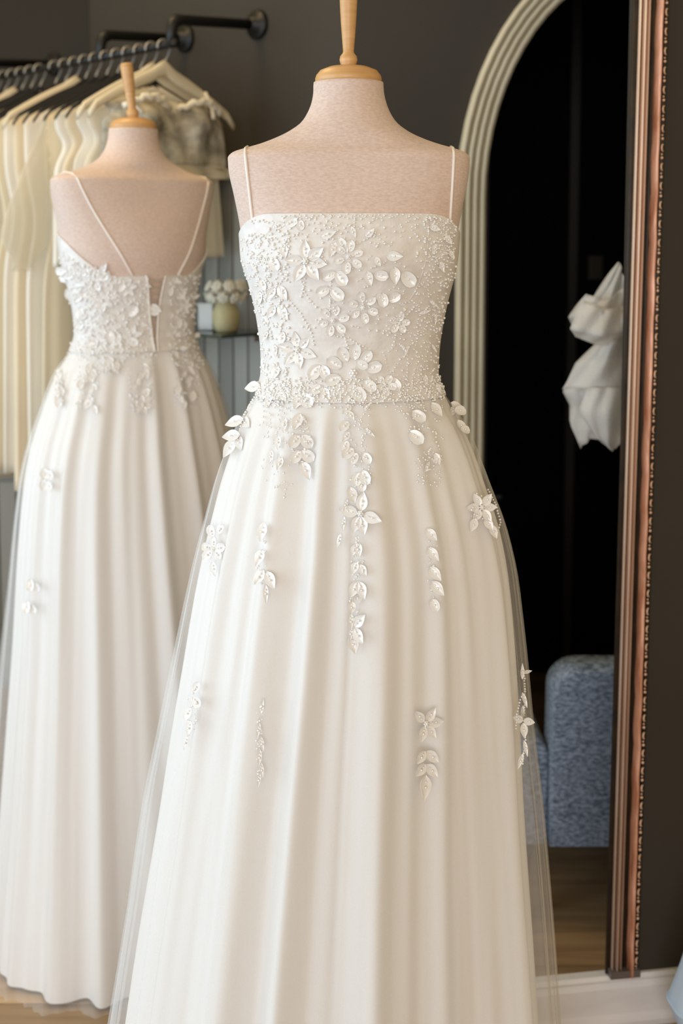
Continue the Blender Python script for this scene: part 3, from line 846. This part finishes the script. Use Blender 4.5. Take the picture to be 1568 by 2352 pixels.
while s < 0.91:
    cream = k in (0, 1, 8, 14)
    if k == 0:
        hl, gp = 'cream wooden hanger holding the lace top at the end of the rail', None
    elif cream: hl, gp = 'cream wooden hanger among the packed row on the pipe rail', 'cream wooden hangers on the rail'
    else: hl, gp = labels_h, 'black hangers on the rail'
    make_hanger(hang_M(s), 'cream' if cream else 'black', hl, gp)
    if k == 0:
        root = empty('lace_top', hang_M(s))
        zb = P(480, 408, 2.8).z-z_rail
        b = gown_body(0.165, 0.175, 0.02, 0.045, -0.10, zb+0.028, 5, slope=0.28, pleats=6, neck=0.03, bust=0.04, flat=0.3); b.build('lace_body', M_lace, root)
        b = gown_body(0.176, 0.176, 0.047, 0.047, zb+0.03, zb, 6, slope=0, pleats=6, flat=0.3); b.build('waistband', GOWNS[0], root)
        for sd in (-1, 1):
            t = MB(); t.tube([Vector((sd*0.11, -0.012, -0.10)), Vector((sd*0.118, -0.03, -0.14)), Vector((sd*0.10, -0.055, -0.165))], 0.005, 8); t.build('strap', GOWNS[1], root)
            t = MB(); t.tube([Vector((sd*(0.012+0.125*q), -0.034-0.026*sin(pi*q)+0.004*sin(40*q), -0.150+0.022*sin(pi*q)+0.004*sin(31*q))) for q in [k_/16 for k_ in range(17)]], 0.0075, 8); t.build('ruffle', GOWNS[1], root)
        tag(root, 'short lace top with cream waistband on the cream wooden hanger', 'top')
    elif k in (6,):
        pass
    else:
        long_ = random.uniform(-1.72, -1.55)
        sl = k in (5, 11, 15)
        tone = ('warm cream', 'pale cream', 'ivory', 'buff', 'white')[k % 5]
        lab = ('short %s top squeezed onto the black pipe rail behind the lace top' if k < 5 else 'long %s gown squeezed into the packed row on the pipe rail') % tone; grp = '%s garments packed along the pipe rail' % tone
        z1 = random.uniform(-0.52, -0.47) if k < 5 else random.uniform(-1.12, -1.0)
        hang_gown(s, z1, k % 5, k, 'cream gown with puffed sheer sleeves squeezed into the row on the pipe rail' if sl else lab, w1=random.uniform(0.19, 0.212), d1=0.0162, sleeve=sl, group='sheer sleeved gowns on the rail' if sl else grp)
    s += 0.047 if k != 10 else 0.075
    k += 1

# ------------------------------------------------------------------ grey boarded display unit with glass shelf
unit = empty('display_unit', Matrix.Translation((W1A.x, W1A.y, 0)) @ Matrix.Rotation(radians(-45), 4, 'Z'))   # +x along the wall to the right, -y into the room
zt = P(530, 398, 2.93).z
for i in range(11):
    b = MB(); b.box((-0.52+i*0.058, -0.012, zt/2), (0.052, 0.018, zt-0.02)); bevel(b.build('board', M_grey, unit, smooth=False), 0.004, 2)
b = MB(); b.box((-0.23, -0.0045, zt/2), (0.64, 0.007, zt-0.03)); b.build('backing', mat('grey_backing', (0.07, 0.065, 0.055), 0.8), unit, smooth=False)
b = MB(); b.box((-0.23, -0.025, zt), (0.66, 0.05, 0.026)); bevel(b.build('top_rail', M_cream, unit, smooth=False), 0.005)
zsf = P(520, 768, 2.82).z
tag(unit, 'grey vertical board panelling below the clothes rail', 'panelling')
sh = MB(); Mu = Matrix.Translation((W1A.x, W1A.y, 0)) @ Matrix.Rotation(radians(-45), 4, 'Z')
sh.box((-0.06, -0.11, zsf), (0.28, 0.17, 0.008), Mu)
shelf = bevel(sh.build('glass_shelf', M_glass, smooth=False), 0.002); tag(shelf, 'dark edged glass shelf with bridal accessories on it', 'shelf')
for x in (-0.17, 0.05):
    b = MB(); b.box((x, -0.045, zsf-0.012), (0.012, 0.05, 0.016), Mu); b.build('bracket', M_steel, shelf, smooth=False)
def shelf_at(px):          # point on the shelf seen at pixel column px
    d = ray(px, 760); best = None
    for k in range(200):
        Y = 2.6+k*0.004; p = CAM+d*(Y/d.y); q = Mu.inverted() @ p
        if q.y > -0.12: return Vector((p.x, p.y, zsf+0.004))
    return Vector((p.x, p.y, zsf+0.004))
c = shelf_at(520); b = MB()
b.lathe([(0.001, 0), (0.024, 0.0), (0.030, 0.008), (0.034, 0.03), (0.033, 0.05), (0.026, 0.066), (0.022, 0.072), (0.026, 0.078), (0.024, 0.08), (0.001, 0.076)], 24, c)
o = b.build('cream_pot', M_pouch); tag(o, 'small rounded cream pot on the glass shelf under white flowers', 'pot')
c2 = c+Vector((0, 0, 0.098)); b = MB(); core = None
wr = empty('flower_wreath', Matrix.Translation(c2))
b = MB(); b.tube([Vector((0.036*cos(a), 0.036*sin(a), 0)) for a in [2*pi*k/20 for k in range(20)]], 0.006, 8, closed=True); b.build('ring', M_cord, wr)
blo = MB()
for k in range(7):
    a = 2*pi*k/7; blo.add([Matrix.Rotation(a, 3, 'Z') @ (Vector((v[0]*0.0085+0.0085, v[1]*0.006, v[2]*0.004+0.002))) for v in ICO_V], ICO_F)
blo.add([v*0.005+Vector((0, 0, 0.004)) for v in ICO_V], ICO_F)
blm = as_mesh(blo, 'blossom', M_flowerw)
for k in range(18):
    a = 2*pi*k/18+0.1; zz = 0.014*(-1 if k % 2 else 1)
    nrm = Vector((cos(a), sin(a), zz*40)).normalized(); sx = nrm.orthogonal().normalized()
    link_mesh('blossom', blm, wr, frame(Vector((0.043*cos(a), 0.043*sin(a), zz)), sx, nrm.cross(sx), nrm))
tag(wr, 'white silk flower wreath resting on the cream pot', 'wreath')
c = shelf_at(478); b = MB(); b.box((0, 0, 0.031), (0.040, 0.030, 0.060)); o = bevel(b.build('gift_box', M_card, smooth=False, local=T(c.x, c.y, c.z) @ Matrix.Rotation(radians(-20), 4, 'Z')), 0.003)
tag(o, 'small pale box standing on the glass shelf beside the cream pot', 'box')
b = MB(); b.box((0, 0, 0.0635), (0.042, 0.032, 0.008)); bevel(b.build('lid', M_card, o, smooth=False), 0.002)

# low grey cabinet beyond the rail
xc0, xc1 = P(-90, 1300, 3.75).x, P(175, 1300, 3.75).x
cab = empty('grey_cabinet', T(xc0, 3.75, 0)); zc = P(20, 1085, 3.75).z; wc = xc1-xc0
b = MB(); b.box((wc/2, 0.2, zc/2), (wc, 0.36, zc)); b.build('carcass', M_grey, cab, smooth=False)
nb = 6
for i in range(nb):
    b = MB(); b.box((wc*(i+.5)/nb, 0.012, zc/2), (wc/nb-0.006, 0.02, zc-0.06)); bevel(b.build('board', M_grey, cab, smooth=False), 0.004, 2)
b = MB(); b.box((wc/2, 0.19, zc+0.012), (wc+0.03, 0.40, 0.024)); bevel(b.build('top', M_grey, cab, smooth=False), 0.004)
tag(cab, 'low grey boarded cabinet standing behind the hanging gowns', 'cabinet')

# ------------------------------------------------------------------ blue armchair beyond the frame
YC = 2.40
xl = P(1266, 1700, YC).x; zt_, zb_ = P(1330, 1538, YC).z, P(1330, 1958, YC).z
chair = empty('armchair', T(xl, YC, 0))
def rounded_panel(w, z0, z1, y0, y1, rc, dome=0.012, lean=0.0, n=8):
    """upright padded panel with rounded top corners; y0 near, y1 far"""
    out = [(0.0, z0), ]
    pts = []
    for k in range(n+1):
        a = pi - (pi/2)*k/n; pts.append((rc+rc*cos(a), z1-rc+rc*sin(a)))
    for k in range(n+1):
        a = pi/2 - (pi/2)*k/n; pts.append((w-rc+rc*cos(a), z1-rc+rc*sin(a)))
    ring2d = [(0.0, z0)] + [(0, lerp(z0, z1-rc, t)) for t in (.3, .6)] + pts + [(w, lerp(z1-rc, z0, t)) for t in (.4, .7)] + [(w, z0)]
    ring2d = [(x, z+dome*sin(pi*x/w)*(1 if z > (z0+z1)/2 else 0)) for x, z in ring2d]
    cx, cz = w/2, (z0+z1)/2; rings = []
    for sc, t in ((0.80, -0.012), (0.93, -0.008), (0.985, 0.0), (1.0, 0.014), (1.0, 0.5), (1.0, 0.97), (0.95, 1.0), (0.7, 1.05)):
        yy = lerp(y0, y1, t) if t >= 0.014 or t <= 0 else y0+0.012
        rings.append([Vector((cx+(x-cx)*sc, yy+lean*(z-z0), cz+(z-cz)*sc)) for x, z in ring2d])
    b = MB(); b.rings(rings, True, False, True); return b
rounded_panel(0.46, zb_+0.012, zt_, 0.0, 0.10, 0.055, lean=-0.06).build('backrest', M_tweed, chair)
aw = 0.075; za = P(1225, 1690, YC+0.06).z
for x in (-aw, 0.46):
    b = rounded_panel(aw, zb_, za, 0.03, 0.40, 0.03, dome=0.004); b.build('arm', M_tweed, chair, local=T(x, 0, 0))
b = MB(); b.box((0.23, 0.20, zb_+0.05), (0.47, 0.36, 0.10)); bevel(b.build('seat', M_tweed, chair, smooth=False), 0.025, 4)
for x, y in ((-0.03, 0.07), (0.49, 0.07), (-0.03, 0.36), (0.49, 0.36)):
    b = MB(); sx = -0.035 if x < 0.2 else 0.035; sy = -0.02 if y < .2 else 0.02
    b.tube([Vector((x, y, zb_+0.02)), Vector((x+sx, y+sy, 0.001))], [0.017, 0.009], 12); b.build('leg', M_walnut, chair)
tag(chair, 'low blue tweed armchair with dark legs behind the copper frame', 'armchair')

# ------------------------------------------------------------------ white tulle bow behind the copper frame
YW = 2.34
bow = empty('tulle_bow', T(*P(1425, 760, YW)))
O = P(1425, 760, YW)
def bp(x, y, d=0.0): return P(x, y, YW+d)-O
def sheet(name, rows, th=0.0):
    """rows of pixel-traced control points with their own depth, refined into a folded cloth"""
    R = []
    nr = len(rows)
    ctrl = [[bp(*p) for p in r] for r in rows]
    U = 14; V = 14
    def inter(pts, t):
        f_ = t*(len(pts)-1); i = min(int(f_), len(pts)-2); u = f_-i
        return pts[i].lerp(pts[i+1], u)
    for i in range(V+1):
        row = [inter(r, 0) for r in ctrl]
        fr = []
        for k in range(U+1):
            col = [inter(r, k/U) for r in ctrl]
            p = inter(col, i/V)
            p = p + Vector((0, 0.006*sin(k*1.3+i*.4), 0))
            fr.append(p)
        R.append(fr)
    b = MB(); b.rings(R, False); o = b.build(name, M_bow, bow)
    so = o.modifiers.new('thickness', 'SOLIDIFY'); so.thickness = 0.0012
    return o
sheet('tail', [[(1418, 602, 0.03), (1424, 604, 0.02), (1432, 640, 0.0)], [(1372, 668, 0.04), (1400, 690, 0.0), (1450, 690, 0.02)], [(1345, 705, 0.03), (1395, 735, -0.02), (1460, 740, 0.0)]])
sheet('loop', [[(1345, 675, 0.0), (1390, 690, -0.02), (1450, 650, 0.0)], [(1306, 728, 0.02), (1380, 720, -0.05), (1450, 720, 0.0)], [(1313, 752, 0.05), (1390, 760, 0.02), (1450, 770, 0.02)]])
sheet('loop', [[(1338, 690, -0.03), (1395, 710, -0.05), (1455, 700, -0.03)], [(1310, 755, -0.05), (1385, 770, -0.08), (1455, 750, -0.04)], [(1320, 772, -0.02), (1370, 792, -0.04), (1455, 790, -0.02)]])
sheet('tail', [[(1385, 775, 0.0), (1420, 740, -0.04), (1470, 740, 0.0)], [(1322, 835, 0.0), (1390, 835, -0.05), (1480, 830, 0.0)], [(1290, 893, 0.02), (1380, 890, -0.04), (1485, 890, 0.0)]])
sheet('tail', [[(1345, 830, 0.03), (1400, 820, 0.0), (1480, 830, 0.02)], [(1292, 895, 0.05), (1350, 900, 0.01), (1485, 893, 0.03)], [(1309, 930, 0.06), (1380, 950, 0.0), (1480, 960, 0.03)], [(1307, 970, 0.06), (1360, 985, 0.01), (1470, 1000, 0.03)], [(1332, 1030, 0.05), (1356, 1008, 0.02), (1460, 1015, 0.03)]])
sheet('tail', [[(1350, 890, -0.03), (1400, 890, -0.05), (1480, 890, -0.03)], [(1330, 945, -0.02), (1395, 950, -0.06), (1480, 950, -0.03)], [(1370, 1005, 0.0), (1400, 1020, -0.03), (1470, 1000, -0.02)], [(1404, 1036, 0.0), (1407, 1034, -0.01), (1430, 1010, 0.0)]])
b = MB(); b.add(*uv_sphere(bp(1450, 745, -0.04), 0.03, 14, 9)); b.build('knot', M_bow, bow)
b = MB(); b.tube([bp(1450, 745, -0.04), bp(1453, 744, -0.10), bp(1456, 743, -0.165)], [0.012, 0.009, 0.010], 10); b.build('tie', M_bow, bow)
tag(bow, 'crumpled white tulle bow hanging behind the copper frame', 'bow')

# ------------------------------------------------------------------ corner of a pale cloth on the floor at the right
YT = 1.99
axp = P(1642, 2325, YT)
c = empty('cloth_bundle', T(axp.x, YT, 0))
rings = []
for z, r in ((0.0, 0.035), (0.02, 0.045), (0.07, 0.064), (0.108, 0.0795), (0.116, 0.081), (0.128, 0.078), (0.18, 0.062), (0.24, 0.046), (0.30, 0.030), (0.34, 0.018), (0.36, 0.004)):
    ring = []
    for k in range(28):
        a_ = 2*pi*k/28
        rr = r*(1+0.10*abs(sin(2.5*a_+0.3)))/1.05
        ring.append(Vector((-rr*cos(a_), rr*sin(a_)*0.8, z)))
    rings.append(ring)
b = MB(); b.rings(rings, True, False, True); b.build('fabric', M_blue_white, c)
b = MB(); b.tube([Vector((p.x*1.01, p.y*1.01, p.z)) for p in rings[4]], 0.0022, 6, closed=True); b.build('hem', M_blue_white, c)
tag(c, 'pale bluish white cloth bundle on the floor by the white baseboard', 'cloth')
